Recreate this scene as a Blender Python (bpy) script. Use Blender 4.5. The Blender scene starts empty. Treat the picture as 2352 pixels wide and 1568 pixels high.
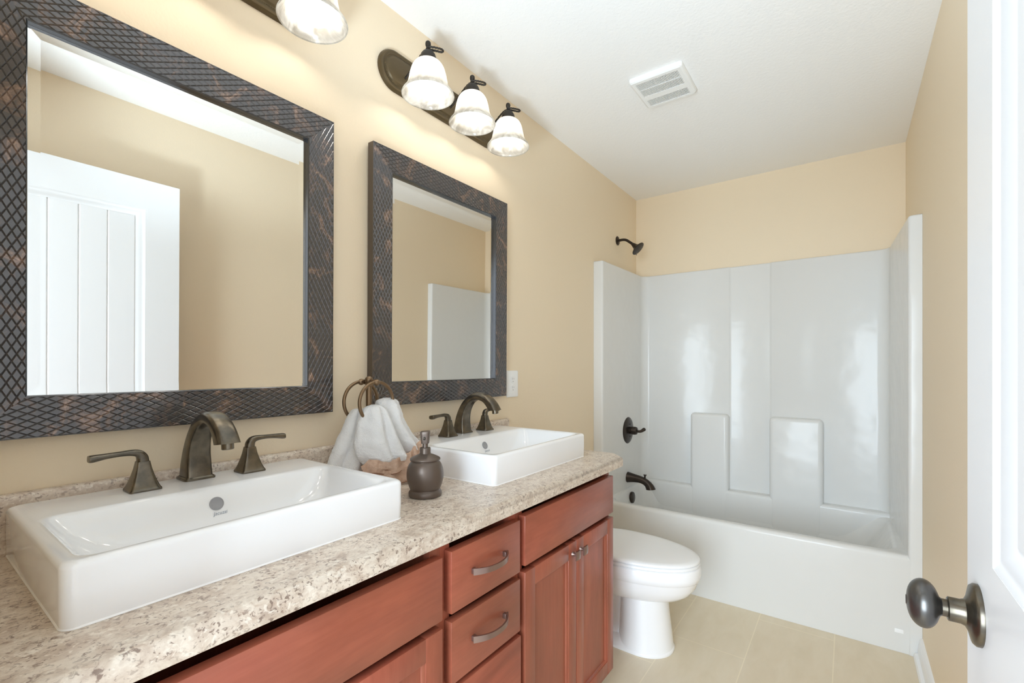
import bpy, bmesh, math, random
from mathutils import Vector, Matrix, noise

S = bpy.context.scene
COL = S.collection
PI = math.pi
random.seed(7)

# ------------------------------------------------------------------ camera, world, light, exposure
CAM = Vector((1.2555, 0.0, 1.2247))
cd = bpy.data.cameras.new('camera')
cd.sensor_width = 36.0
cd.lens = 1063.8 / 2352 * 36.0
cd.shift_y = 57.5 / 2352
cd.clip_start = 0.01
cam = bpy.data.objects.new('camera', cd)
COL.objects.link(cam)
cam.location = CAM
cam.rotation_euler = (PI / 2, 0, math.radians(35.95))
S.camera = cam

S.view_settings.view_transform = 'Standard'
S.view_settings.look = 'None'
S.view_settings.gamma = 1
S.view_settings.use_curve_mapping = False
S.view_settings.exposure = 0.70
S.cycles.use_denoising = True
S.cycles.max_bounces = 16
S.cycles.diffuse_bounces = 10
S.cycles.glossy_bounces = 6
S.cycles.transmission_bounces = 10
S.cycles.sample_clamp_indirect = 6.0
S.cycles.caustics_reflective = False
S.cycles.caustics_refractive = False

W = bpy.data.worlds.new('world')
S.world = W
W.use_nodes = True
W.node_tree.nodes['Background'].inputs[0].default_value = (0.90, 0.95, 1.0, 1)
W.node_tree.nodes['Background'].inputs[1].default_value = 1.0

def area_light(name, loc, rot, sx, sy, power, col):
    l = bpy.data.lights.new(name, 'AREA')
    l.shape = 'RECTANGLE'; l.size = sx; l.size_y = sy
    l.energy = power; l.color = col
    o = bpy.data.objects.new(name, l)
    COL.objects.link(o)
    o.location = loc; o.rotation_euler = rot
    return o
# added fill light beyond the doorway behind the camera, tinted like daylight
area_light('doorway_fill', (0.80, -2.1, 1.35), (PI / 2, 0, 0), 2.4, 2.3, 150, (0.73, 0.875, 1.0))
# added spot aimed up like a bounced flash, filling the room off the ceiling
fl = bpy.data.lights.new('bounce_fill', 'SPOT')
fl.energy = 50; fl.color = (0.71, 0.865, 1.0); fl.shadow_soft_size = 0.10; fl.spot_size = math.radians(74); fl.spot_blend = 0.4
flo = bpy.data.objects.new('bounce_fill', fl)
COL.objects.link(flo)
flo.location = (0.74, 0.15, 1.20); flo.rotation_euler = (PI - math.radians(34), 0, 0)

# ------------------------------------------------------------------ materials
def lin(r, g, b):
    f = lambda c: (c / 255 / 12.92) if c / 255 <= 0.04045 else ((c / 255 + 0.055) / 1.055) ** 2.4
    return (f(r), f(g), f(b), 1)

def mat(name, col, rough=0.5, metal=0.0, coat=0.0, spec=0.5):
    m = bpy.data.materials.new(name)
    m.use_nodes = True
    b = m.node_tree.nodes['Principled BSDF']
    b.inputs['Base Color'].default_value = col
    b.inputs['Roughness'].default_value = rough
    b.inputs['Metallic'].default_value = metal
    b.inputs['Coat Weight'].default_value = coat
    b.inputs['Coat Roughness'].default_value = 0.08
    b.inputs['Specular IOR Level'].default_value = spec
    m['b'] = 1
    return m, m.node_tree.nodes, m.node_tree.links, b

def coords(n, l, scale=(1, 1, 1)):
    t = n.new('ShaderNodeTexCoord'); mp = n.new('ShaderNodeMapping')
    mp.inputs['Scale'].default_value = scale
    l.new(t.outputs['Object'], mp.inputs['Vector'])
    return mp.outputs['Vector']

def noise_tex(n, l, vec, scale, detail=4, rough=0.55, dist=0.0):
    t = n.new('ShaderNodeTexNoise')
    t.inputs['Scale'].default_value = scale
    t.inputs['Detail'].default_value = detail
    t.inputs['Roughness'].default_value = rough
    t.inputs['Distortion'].default_value = dist
    if vec is not None: l.new(vec, t.inputs['Vector'])
    return t.outputs['Fac']

def ramp(n, l, fac, stops):
    r = n.new('ShaderNodeValToRGB')
    e = r.color_ramp.elements
    while len(e) < len(stops): e.new(0.5)
    for k, (p, c) in enumerate(stops):
        e[k].position = p; e[k].color = c
    l.new(fac, r.inputs['Fac'])
    return r.outputs['Color']

def mix(n, l, fac, a, b, mode='MIX'):
    m = n.new('ShaderNodeMix'); m.data_type = 'RGBA'; m.blend_type = mode
    for sock, v in ((m.inputs[0], fac), (m.inputs[6], a), (m.inputs[7], b)):
        if hasattr(v, 'is_output'): l.new(v, sock)
        else: sock.default_value = v
    return m.outputs[2]

def bump(n, l, b, height, strength, dist=0.001):
    bp = n.new('ShaderNodeBump')
    bp.inputs['Strength'].default_value = strength
    bp.inputs['Distance'].default_value = dist
    l.new(height, bp.inputs['Height'])
    l.new(bp.outputs['Normal'], b.inputs['Normal'])

M = {}
def simple(key, *a, **k): M[key] = mat(key, *a, **k)[0]

m, n, l, b = mat('tan_wall_paint', lin(233, 217, 191), 0.55, spec=0.3); M['wall'] = m
bump(n, l, b, noise_tex(n, l, coords(n, l), 130, 3, 0.6), 0.35, 0.0012)
m, n, l, b = mat('white_ceiling_paint', lin(242, 242, 241), 0.7, spec=0.2); M['ceiling'] = m
bump(n, l, b, noise_tex(n, l, coords(n, l, (1, 1, 1)), 75, 4, 0.6, 0.6), 0.5, 0.002)
m, n, l, b = mat('white_trim_paint', lin(238, 239, 240), 0.3); M['trim'] = m
m, n, l, b = mat('white_door_paint', lin(236, 238, 240), 0.35); M['door'] = m
bump(n, l, b, noise_tex(n, l, coords(n, l, (12, 12, 1)), 12, 3), 0.05, 0.001)

# floor tiles, 12 x 24 in, running bond
m, n, l, b = mat('beige_floor_tile', lin(214, 200, 170), 0.42); M['floor'] = m
tc = n.new('ShaderNodeTexCoord'); mp = n.new('ShaderNodeMapping')
mp.inputs['Rotation'].default_value = (0, 0, PI / 2)
mp.inputs['Location'].default_value = (-0.0, 0.605, 0)
l.new(tc.outputs['Object'], mp.inputs['Vector'])
br = n.new('ShaderNodeTexBrick')
br.offset = 0.4
br.inputs['Scale'].default_value = 1
br.inputs['Brick Width'].default_value = 0.63
br.inputs['Row Height'].default_value = 0.302
br.inputs['Mortar Size'].default_value = 0.0022
br.inputs['Mortar Smooth'].default_value = 0.2
br.inputs['Color1'].default_value = lin(222, 210, 186)
br.inputs['Color2'].default_value = lin(218, 205, 181)
br.inputs['Mortar'].default_value = lin(238, 226, 200)
l.new(mp.outputs['Vector'], br.inputs['Vector'])
nz = noise_tex(n, l, coords(n, l, (3, 1, 1)), 5, 5, 0.6, 0.4)
l.new(mix(n, l, 0.35, br.outputs['Color'], ramp(n, l, nz, [(0.3, lin(212, 197, 168)), (0.7, lin(232, 222, 202))])), b.inputs['Base Color'])
bump(n, l, b, br.outputs['Fac'], -0.3, 0.001)

# speckled laminate
m, n, l, b = mat('speckled_beige_laminate', lin(205, 188, 165), 0.28); M['laminate'] = m
v = coords(n, l, (1, 0.8, 1))
base = ramp(n, l, noise_tex(n, l, v, 34, 5, 0.65, 0.6), [(0.30, lin(180, 161, 145)), (0.44, lin(204, 188, 172)), (0.60, lin(221, 209, 194)), (0.74, lin(205, 190, 175))])
mask = ramp(n, l, noise_tex(n, l, v, 26, 3, 0.6, 0.5), [(0.36, (0.25, 0.25, 0.25, 1)), (0.58, (1, 1, 1, 1))])
flecks = ramp(n, l, noise_tex(n, l, v, 150, 3, 0.6, 0.8), [(0.545, (0, 0, 0, 1)), (0.62, (0.9, 0.9, 0.9, 1))])
c1 = mix(n, l, mix(n, l, 1.0, flecks, mask, 'MULTIPLY'), base, lin(128, 108, 96))
brown = ramp(n, l, noise_tex(n, l, v, 70, 4, 0.7, 0.6), [(0.56, (0, 0, 0, 1)), (0.70, (0.5, 0.5, 0.5, 1))])
c2 = mix(n, l, brown, c1, lin(166, 138, 118))
light = ramp(n, l, noise_tex(n, l, v, 95, 3, 0.6, 0.5), [(0.57, (0, 0, 0, 1)), (0.66, (0.7, 0.7, 0.7, 1))])
l.new(mix(n, l, light, c2, lin(234, 225, 212)), b.inputs['Base Color'])

# cherry-stained maple
def wood(key, scale):
    m, n, l, b = mat(key, lin(150, 82, 62), 0.3); M[key] = m
    v = coords(n, l, scale)
    blotch = noise_tex(n, l, v, 3.2, 4, 0.6, 0.5)
    c = ramp(n, l, blotch, [(0.28, lin(134, 71, 54)), (0.5, lin(164, 88, 68)), (0.72, lin(181, 100, 75))])
    v2 = coords(n, l, tuple(s * (9 if s >= 1 else 3) for s in scale))
    g = ramp(n, l, noise_tex(n, l, v2, 5, 4, 0.65), [(0.35, lin(214, 198, 190)), (0.65, (1, 1, 1, 1))])
    c = mix(n, l, ramp(n, l, noise_tex(n, l, v, 1.9, 3, 0.5, 0.3), [(0.42, (0, 0, 0, 1)), (0.66, (0.55, 0.55, 0.55, 1))]), c, lin(134, 82, 60))
    l.new(mix(n, l, 0.3, c, g, 'MULTIPLY'), b.inputs['Base Color'])
wood('cherry_wood_upright', (2, 2.2, 0.6))
wood('cherry_wood_level', (2, 0.6, 2.2))

simple('white_porcelain', lin(243, 244, 246), 0.07, coat=0.3)
m, n, l, b = mat('white_acrylic', lin(219, 219, 217), 0.2, spec=0.25); M['acrylic'] = m
bump(n, l, b, noise_tex(n, l, coords(n, l), 5.5, 2, 0.5), 0.3, 0.02)
simple('white_plastic', lin(240, 241, 242), 0.3)
simple('cover_plastic', lin(238, 239, 238), 0.4)
simple('slot_shadow', lin(120, 120, 122), 0.8)
m, n, l, b = mat('oil_rubbed_bronze', lin(100, 93, 82), 0.27, metal=0.9); M['bronze'] = m
nz = noise_tex(n, l, coords(n, l), 40, 3)
l.new(ramp(n, l, nz, [(0.35, lin(92, 86, 77)), (0.65, lin(118, 109, 95))]), b.inputs['Base Color'])
simple('dark_bronze', lin(96, 94, 92), 0.3, metal=0.85)
simple('bath_bronze', lin(66, 58, 52), 0.3, metal=0.8)
simple('copper_edge', lin(150, 98, 74), 0.3, metal=0.8)
simple('ring_bronze', lin(132, 110, 86), 0.3, metal=0.85)
simple('dispenser_bronze', lin(104, 92, 84), 0.36, metal=0.55)
simple('pull_bronze', lin(150, 128, 120), 0.3, metal=0.85)
simple('plate_bronze', lin(88, 74, 50), 0.42, metal=0.5)
simple('iron_bronze', lin(52, 46, 40), 0.45, metal=0.5)
simple('silver_glass', (0.89, 0.885, 0.86, 1), 0.0, metal=1.0)
simple('chrome_grey', lin(158, 158, 161), 0.35)
simple('grey_print', lin(140, 150, 165), 0.5)
simple('dark_hole', lin(30, 28, 26), 0.6)
simple('silicone', lin(248, 248, 248), 0.4)
simple('lip_bronze', lin(96, 98, 102), 0.16, metal=0.85)

# mirror frame: dark bronze with rubbed copper patches
m, n, l, b = mat('rubbed_dark_bronze', lin(80, 76, 75), 0.22, metal=0.45, coat=0.9); M['frame'] = m
nz = noise_tex(n, l, coords(n, l), 17, 6, 0.72, 1.0)
l.new(ramp(n, l, nz, [(0.52, lin(80, 77, 77)), (0.60, lin(108, 92, 84)), (0.74, lin(176, 146, 128))]), b.inputs['Base Color'])
simple('frame_edge', lin(96, 86, 76), 0.4, metal=0.4)

m, n, l, b = mat('white_terry', lin(251, 251, 251), 0.95, spec=0.1); M['terry'] = m
b.inputs['Sheen Weight'].default_value = 0.4
bump(n, l, b, noise_tex(n, l, coords(n, l), 420, 3, 0.7), 0.9, 0.004)
m, n, l, b = mat('tan_crinkle_fabric', lin(212, 178, 152), 0.8, spec=0.2); M['fabric'] = m
nz = noise_tex(n, l, coords(n, l), 60, 4, 0.6, 1.0)
l.new(ramp(n, l, nz, [(0.35, lin(220, 190, 166)), (0.65, lin(238, 214, 194))]), b.inputs['Base Color'])
bump(n, l, b, noise_tex(n, l, coords(n, l), 130, 4), 0.7, 0.003)
simple('tan_seam', lin(140, 98, 74), 0.8)

# alabaster glass of the lamp shades
m = bpy.data.materials.new('alabaster_glass'); m.use_nodes = True; M['alabaster'] = m
n = m.node_tree.nodes; l = m.node_tree.links; n.clear()
out = n.new('ShaderNodeOutputMaterial')
v = coords(n, l, (1, 1, 0.55))
cl = ramp(n, l, noise_tex(n, l, v, 15, 4, 0.6, 2.2), [(0.36, (0.27, 0.25, 0.215, 1)), (0.48, (0.42, 0.40, 0.365, 1)), (0.60, (0.60, 0.585, 0.555, 1))])
ct_ = ramp(n, l, noise_tex(n, l, v, 15, 4, 0.6, 2.2), [(0.38, (0.80, 0.78, 0.73, 1)), (0.60, (0.94, 0.93, 0.90, 1))])
tr = n.new('ShaderNodeBsdfTranslucent'); df = n.new('ShaderNodeBsdfDiffuse'); gl = n.new('ShaderNodeBsdfGlossy'); tp = n.new('ShaderNodeBsdfTransparent')
gl.inputs['Roughness'].default_value = 0.12
l.new(ct_, tr.inputs['Color']); l.new(cl, df.inputs['Color'])
a1 = n.new('ShaderNodeMixShader'); a1.inputs[0].default_value = 0.5
l.new(tr.outputs[0], a1.inputs[1]); l.new(df.outputs[0], a1.inputs[2])
a2 = n.new('ShaderNodeMixShader'); a2.inputs[0].default_value = 0.05
l.new(a1.outputs[0], a2.inputs[1]); l.new(gl.outputs[0], a2.inputs[2])
a3 = n.new('ShaderNodeMixShader'); a3.inputs[0].default_value = 0.03
l.new(a2.outputs[0], a3.inputs[1]); l.new(tp.outputs[0], a3.inputs[2])
l.new(a3.outputs[0], out.inputs[0])

m = bpy.data.materials.new('lit_bulb'); m.use_nodes = True; M['bulb'] = m
n = m.node_tree.nodes; l = m.node_tree.links; n.clear()
out = n.new('ShaderNodeOutputMaterial'); em = n.new('ShaderNodeEmission')
em.inputs['Color'].default_value = (1.0, 0.95, 0.87, 1)
em.inputs['Strength'].default_value = 17.0
l.new(em.outputs[0], out.inputs[0])

# ------------------------------------------------------------------ mesh helpers
ORG = {}
def thing(name, label, cat, loc, group=None, kind=None):
    o = bpy.data.objects.new(name, None)
    o.empty_display_size = 0.05
    COL.objects.link(o)
    o.location = loc
    o['label'] = label
    if cat: o['category'] = cat
    if group: o['group'] = group
    if kind: o['kind'] = kind
    ORG[o.name] = Vector(loc)
    return o

def mk(name, bm, mt, parent=None, smooth=35, label=None, cat=None, group=None, kind=None, loc=None):
    """link a bmesh given in world coordinates as one mesh object"""
    org = ORG[parent.name] if parent is not None else Vector(loc or (0, 0, 0))
    bmesh.ops.translate(bm, verts=bm.verts, vec=-org)
    bmesh.ops.recalc_face_normals(bm, faces=bm.faces)
    me = bpy.data.meshes.new(name)
    bm.to_mesh(me); bm.free()
    for k in (mt if isinstance(mt, (list, tuple)) else [mt]):
        me.materials.append(M[k])
    if smooth:
        me.polygons.foreach_set('use_smooth', [True] * len(me.polygons))
        me.set_sharp_from_angle(angle=math.radians(smooth))
    o = bpy.data.objects.new(name, me)
    COL.objects.link(o)
    if parent is not None: o.parent = parent
    else: o.location = org
    ORG[o.name] = org
    if label: o['label'] = label
    if cat: o['category'] = cat
    if group: o['group'] = group
    if kind: o['kind'] = kind
    return o

def struct(name, bm, mt, label, smooth=0):
    return mk(name, bm, mt, None, smooth, label=label, kind='structure')

def merge(dst, src):
    me = bpy.data.meshes.new('tmp')
    src.to_mesh(me); src.free()
    dst.from_mesh(me)
    bpy.data.meshes.remove(me)

def box(bm, x0, x1, y0, y1, z0, z1, r=0.0, seg=2, mi=0):
    t = bmesh.new()
    bmesh.ops.create_cube(t, size=1)
    for v in t.verts:
        v.co = Vector(((x0 + x1) / 2 + v.co.x * (x1 - x0), (y0 + y1) / 2 + v.co.y * (y1 - y0), (z0 + z1) / 2 + v.co.z * (z1 - z0)))
    if r > 0:
        bmesh.ops.bevel(t, geom=t.edges[:], offset=r, segments=seg, profile=0.5, affect='EDGES')
    for f in t.faces: f.material_index = mi
    merge(bm, t)

def loft(bm, rings, cap0=True, cap1=True, closed=True, mi=0):
    vs = [[bm.verts.new(p) for p in r] for r in rings]
    k = len(vs[0])
    for a, c in zip(vs, vs[1:]):
        for i in range(k if closed else k - 1):
            j = (i + 1) % k
            f = bm.faces.new((a[i], a[j], c[j], c[i])); f.material_index = mi
    if cap0 and closed: bm.faces.new(vs[0][::-1]).material_index = mi
    if cap1 and closed: bm.faces.new(vs[-1]).material_index = mi
    return vs

def lathe(bm, prof, org=(0, 0, 0), axis=(0, 0, 1), nseg=32, mi=0, cap0=True, cap1=True, sx=1.0, sy=1.0):
    ax = Vector(axis).normalized()
    q = Vector((0, 0, 1)).rotation_difference(ax)
    o = Vector(org)
    rings = []
    for r, h in prof:
        rings.append([o + q @ Vector((max(r, 1e-5) * sx * math.cos(2 * PI * i / nseg), max(r, 1e-5) * sy * math.sin(2 * PI * i / nseg), h)) for i in range(nseg)])
    loft(bm, rings, cap0, cap1, mi=mi)

def frames(pts, up=None):
    pts = [Vector(p) for p in pts]
    T = []
    for i in range(len(pts)):
        a = pts[max(i - 1, 0)]; c = pts[min(i + 1, len(pts) - 1)]
        T.append((c - a).normalized())
    nrm = Vector(up) if up else T[0].orthogonal()
    N = []
    for t in T:
        nrm = (nrm - t * nrm.dot(t)).normalized()
        N.append(nrm.copy())
    return pts, T, N

def tube(bm, pts, rad, nseg=12, closed=False, mi=0, twist=0.0, lobes=0):
    if closed:
        pts = [Vector(p) for p in pts]; k = len(pts)
        c = sum(pts, Vector()) / k
        nn = (pts[0] - c).cross(pts[k // 4] - c).normalized()
        rings = []
        for i, p in enumerate(pts):
            t = (pts[(i + 1) % k] - pts[i - 1]).normalized(); bn = t.cross(nn)
            r = rad if not callable(rad) else rad(i / k)
            rings.append([p + (nn * math.cos(2 * PI * j / nseg) + bn * math.sin(2 * PI * j / nseg)) * r for j in range(nseg)])
        rings.append(rings[0])
        vs = [[bm.verts.new(p) for p in r] for r in rings[:-1]]
        for i in range(k):
            a, c2 = vs[i], vs[(i + 1) % k]
            for j in range(nseg):
                j2 = (j + 1) % nseg
                bm.faces.new((a[j], a[j2], c2[j2], c2[j])).material_index = mi
        return
    P, T, N = frames(pts)
    rings = []
    for i, (p, t, nn) in enumerate(zip(P, T, N)):
        bn = t.cross(nn)
        r = rad(i / (len(P) - 1)) if callable(rad) else rad
        ring = []
        for j in range(nseg):
            a = 2 * PI * j / nseg
            rr = r * (1 + (0.25 * math.cos(lobes * (a + twist * i)) if lobes else 0))
            ring.append(p + (nn * math.cos(a) + bn * math.sin(a)) * rr)
        rings.append(ring)
    loft(bm, rings, mi=mi)

def spline(ctrl, per=8):
    """Catmull-Rom through control tuples of any length"""
    out = []
    k = len(ctrl)
    for i in range(k - 1):
        p0, p1, p2, p3 = ctrl[max(i - 1, 0)], ctrl[i], ctrl[i + 1], ctrl[min(i + 2, k - 1)]
        for s in range(per):
            t = s / per
            out.append(tuple(0.5 * (2 * b + (c - a) * t + (2 * a - 5 * b + 4 * c - d) * t * t + (3 * b - a - 3 * c + d) * t ** 3) for a, b, c, d in zip(p0, p1, p2, p3)))
    out.append(tuple(ctrl[-1]))
    return out

def rrect(x0, x1, y0, y1, r, z, seg=6):
    """rounded rectangle ring at height z"""
    pts = []
    for cx, cy, a0 in ((x1 - r, y1 - r, 0), (x0 + r, y1 - r, PI / 2), (x0 + r, y0 + r, PI), (x1 - r, y0 + r, 1.5 * PI)):
        for i in range(seg + 1):
            a = a0 + PI / 2 * i / seg
            pts.append(Vector((cx + r * math.cos(a), cy + r * math.sin(a), z)))
    return pts

def prism(bm, poly, axis, a, c, mi=0):
    """extrude a 2-D polygon between a and c along axis 'x','y' or 'z'"""
    def P(u, v, w):
        return {'x': (w, u, v), 'y': (u, w, v), 'z': (u, v, w)}[axis]
    loft(bm, [[Vector(P(u, v, a)) for u, v in poly], [Vector(P(u, v, c)) for u, v in poly]], mi=mi)

def dup(o, parent=None):
    c = o.copy()
    COL.objects.link(c)
    if parent is not None: c.parent = parent
    for ch in list(o.children): dup(ch, c)
    return c

# ------------------------------------------------------------------ the room
RW, RL, RH = 1.509, 3.281, 2.44
bm = bmesh.new(); box(bm, -0.1, RW + 0.1, -0.19, RL + 0.1, -0.1, 0); struct('floor', bm, 'floor', 'beige rectangular tile floor with pale grout lines')
bm = bmesh.new(); box(bm, -0.1, RW + 0.1, -0.07, RL + 0.1, RH, RH + 0.1); struct('ceiling', bm, 'ceiling', 'white lightly textured flat ceiling')
bm = bmesh.new(); box(bm, -0.1, 0, -0.07, RL + 0.1, 0, RH); struct('wall_left', bm, 'wall', 'tan painted wall behind the vanity and mirrors')
bm = bmesh.new(); box(bm, 0, RW, RL, RL + 0.1, 0, RH); struct('wall_back', bm, 'wall', 'tan painted wall above the bathtub surround')
bm = bmesh.new(); box(bm, RW, RW + 0.1, -0.07, RL + 0.1, 0, RH); struct('wall_right', bm, 'wall', 'tan painted wall behind the open door')
DX0, DX1, DZ = 0.611, 1.423, 2.075
bm = bmesh.new()
box(bm, 0, DX0, -0.07, 0.05, 0, RH); box(bm, DX1, RW, -0.07, 0.05, 0, RH); box(bm, DX0, DX1, -0.07, 0.05, DZ, RH)
struct('wall_near', bm, 'wall', 'tan painted wall with the doorway')
bm = bmesh.new()
box(bm, DX0 - 0.05, DX0, 0.05, 0.062, 0, DZ + 0.05, 0.003); box(bm, DX0, DX1, 0.05, 0.062, DZ, DZ + 0.05, 0.003)
box(bm, DX0, DX1, -0.20, -0.07, -0.02, -0.001)
struct('trim_1', bm, 'trim', 'white casing around the doorway')

# baseboard with a shoe mould along the right wall
bm = bmesh.new()
prof = [(RW, 0), (RW - 0.030, 0), (RW - 0.030, 0.010), (RW - 0.026, 0.018), (RW - 0.016, 0.022), (RW - 0.014, 0.06), (RW - 0.010, 0.068), (RW - 0.011, 0.076), (RW - 0.006, 0.086), (RW, 0.088)]
prism(bm, prof, 'y', 0.05, 2.575)
struct('baseboard_right', bm, 'trim', 'white moulded baseboard along the right wall up to the tub', 25)
bm = bmesh.new()
prof2 = [(RW - u, w) for u, w in prof]
prism(bm, prof2, 'y', 1.70, 2.575)
struct('baseboard_left', bm, 'trim', 'white moulded baseboard on the wall behind the toilet', 25)

# ------------------------------------------------------------------ the door, opened flat along the right wall
FX = 1.386                                  # face towards the room
door = thing('door_1', 'white panelled door with vertical plank grooves, opened along the right wall', None, (1.4035, 0.46, 0.012), kind='structure')
Y0, Y1, Z0, Z1 = 0.055, 0.866, 0.012, 2.06
SW = 0.134
bm = bmesh.new()
ztop, zlock1, zlock0, zbot = Z1 - 0.135, 1.0, 0.80, 0.24
box(bm, FX, FX + 0.035, Y0, Y0 + SW, Z0, Z1); box(bm, FX, FX + 0.035, Y1 - SW, Y1, Z0, Z1)
for a, c in ((ztop, Z1), (zlock0, zlock1), (Z0, zbot)):
    box(bm, FX, FX + 0.035, Y0 + SW, Y1 - SW, a, c)
mk('stile_and_rail_frame', bm, 'door', door, 0)
def door_panel(z0, z1):
    y0, y1 = Y0 + SW, Y1 - SW
    bm = bmesh.new()
    # sticking around the opening: stepped ogee slope
    steps = [(0.0, 0.0005), (0.008, 0.004), (0.014, 0.004), (0.030, 0.013), (0.036, 0.013)]
    rings = [[Vector((FX + d, y0 + o, z0 + o)), Vector((FX + d, y1 - o, z0 + o)), Vector((FX + d, y1 - o, z1 - o)), Vector((FX + d, y0 + o, z1 - o))] for o, d in steps]
    loft(bm, rings, False, False)
    o = 0.036
    k = 5
    w = (y1 - y0 - 2 * o) / k
    g = 0.004
    px = FX + 0.012
    pts = []
    for i in range(k):
        a, c = y0 + o + i * w, y0 + o + (i + 1) * w
        pts += [(px + (0.004 if i else 0), a), (px, a + g if i else a), (px, c - g if i < k - 1 else c)]
    pts.append((px, y1 - o))
    loft(bm, [[Vector((x, y, z0 + o)) for x, y in pts], [Vector((x, y, z1 - o)) for x, y in pts]], closed=False)
    mk('plank_panel', bm, 'door', door, 30)
door_panel(zlock1, ztop)
door_panel(zbot, zlock0)
# door knob
kn = (FX, 0.798, 0.919)
bm = bmesh.new()
lathe(bm, [(0.0, 0), (0.0365, 0), (0.0365, 0.004), (0.034, 0.007), (0.022, 0.010), (0.016, 0.013), (0.0145, 0.017), (0.0145, 0.028), (0.013, 0.029), (0.0105, 0.029), (0.0105, 0.037), (0.0, 0.037)], kn, (-1, 0, 0), 40)
ro = mk('knob_rosette', bm, 'bronze', door, 40)
bm = bmesh.new()
prof = [(0.0105, 0.034), (0.012, 0.036)]
for i in range(1, 18):
    a = PI * i / 18
    prof.append((0.030 * math.sin(a) ** 0.85, 0.052 - 0.0165 * math.cos(a)))
prof += [(0.006, 0.0684), (0.0055, 0.0690), (0.0, 0.0690)]
prof = [p for i, p in enumerate(prof) if i < 2 or p[1] > 0.0365]
lathe(bm, prof, kn, (-1, 0, 0), 40)
mk('door_knob', bm, 'dark_bronze', door, 50)

# ------------------------------------------------------------------ framed mirrors
def make_mirror(name, label, y0, y1, z0, z1, lean=0.0070, swing=0.0):
    t = thing(name, label, 'mirror', (0.0, (y0 + y1) / 2, z0), 'framed vanity mirrors')
    FW, FXm = 0.079, 0.0272
    bm = bmesh.new()
    oy0, oy1, oz0, oz1 = y0, y1, z0, z1
    def rect(o, x): return [Vector((x, y0 + o, z0 + o)), Vector((x, y1 - o, z0 + o)), Vector((x, y1 - o, z1 - o)), Vector((x, y0 + o, z1 - o))]
    # body of the frame: outer side, face just below the grooves, inner side
    loft(bm, [rect(0, 0.0005), rect(0, FXm - 0.0005)], False, False, mi=1)
    loft(bm, [rect(0, FXm - 0.0005), rect(0.002, FXm), rect(0.0022, FXm - 0.0013), rect(FW - 0.0022, FXm - 0.0013), rect(FW - 0.002, FXm)], False, False, mi=0)
    mk('frame', bm, ['frame', 'frame_edge'], t, 30)
    bm = bmesh.new()
    loft(bm, [rect(FW - 0.002, FXm), rect(FW, FXm - 0.002), rect(FW, 0.011)], False, False)
    mk('inner_lip', bm, 'lip_bronze', t, 20)
    # diamond pattern, raised facets with v grooves between
    bm = bmesh.new()
    du, dv, hh, sc = 0.0262, 0.0131, 0.0013, 0.74
    for (o, u, v, L) in (((y0, z0), (1, 0), (0, 1), y1 - y0), ((y1, z0), (0, 1), (-1, 0), z1 - z0), ((y1, z1), (-1, 0), (0, -1), y1 - y0), ((y0, z1), (0, -1), (1, 0), z1 - z0)):
        t2 = bmesh.new()
        nu, nv = int(L / du) + 2, int(FW / dv) + 2
        for iu in range(-1, 2 * nu):
            for iv in range(-1, 2 * nv):
                if (iu + iv) % 2: continue
                cu, cv = iu * du / 2, iv * dv / 2
                if cv < -dv or cv > FW + dv or cu < cv - du or cu > L - cv + du: continue
                lo = [t2.verts.new((cu + a * du / 2, cv + c * dv / 2, 0)) for a, c in ((1, 0), (0, 1), (-1, 0), (0, -1))]
                hi = [t2.verts.new((cu + a * du / 2 * sc, cv + c * dv / 2 * sc, hh)) for a, c in ((1, 0), (0, 1), (-1, 0), (0, -1))]
                for k in range(4):
                    t2.faces.new((lo[k], lo[(k + 1) % 4], hi[(k + 1) % 4], hi[k]))
                t2.faces.new(hi)
        for co, no in (((0, 0.0024, 0), (0, -1, 0)), ((0, FW - 0.0024, 0), (0, 1, 0)), ((0, 0, 0), (-1, 1, 0)), ((L, 0, 0), (1, 1, 0))):
            bmesh.ops.bisect_plane(t2, geom=t2.verts[:] + t2.edges[:] + t2.faces[:], plane_co=co, plane_no=no, clear_outer=True)
        for vv in t2.verts:
            cu, cv, h = vv.co
            vv.co = Vector((FXm - 0.0013 + h, o[0] + u[0] * cu + v[0] * cv, o[1] + u[1] * cu + v[1] * cv))
        merge(bm, t2)
    mk('diamond_relief', bm, 'frame', t, 0)
    bm = bmesh.new()
    e = FW + 0.0002
    loft(bm, [rect(e, 0.0122), rect(e + 0.019, 0.0116)], False, False)
    loft(bm, [rect(e + 0.019, 0.0116), rect(e + 0.0191, 0.0116)], False, True)
    mk('glass', bm, 'silver_glass', t, 0)
    for ch in t.children:                       # hung leaning slightly forward at the top
        for v in ch.data.vertices:
            v.co.x += max(0.0, lean * v.co.z + swing * (v.co.y + (y1 - y0) / 2))
    return t
make_mirror('framed_mirror', 'large dark framed mirror above the sink closest to the left edge, reflecting the white door', 0.088, 0.795, 1.0915, 1.942)
make_mirror('framed_mirror', 'dark framed mirror hung between the towel rings and the wall outlet', 0.9345, 1.6455, 1.0955, 1.944, swing=0.006)

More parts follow.
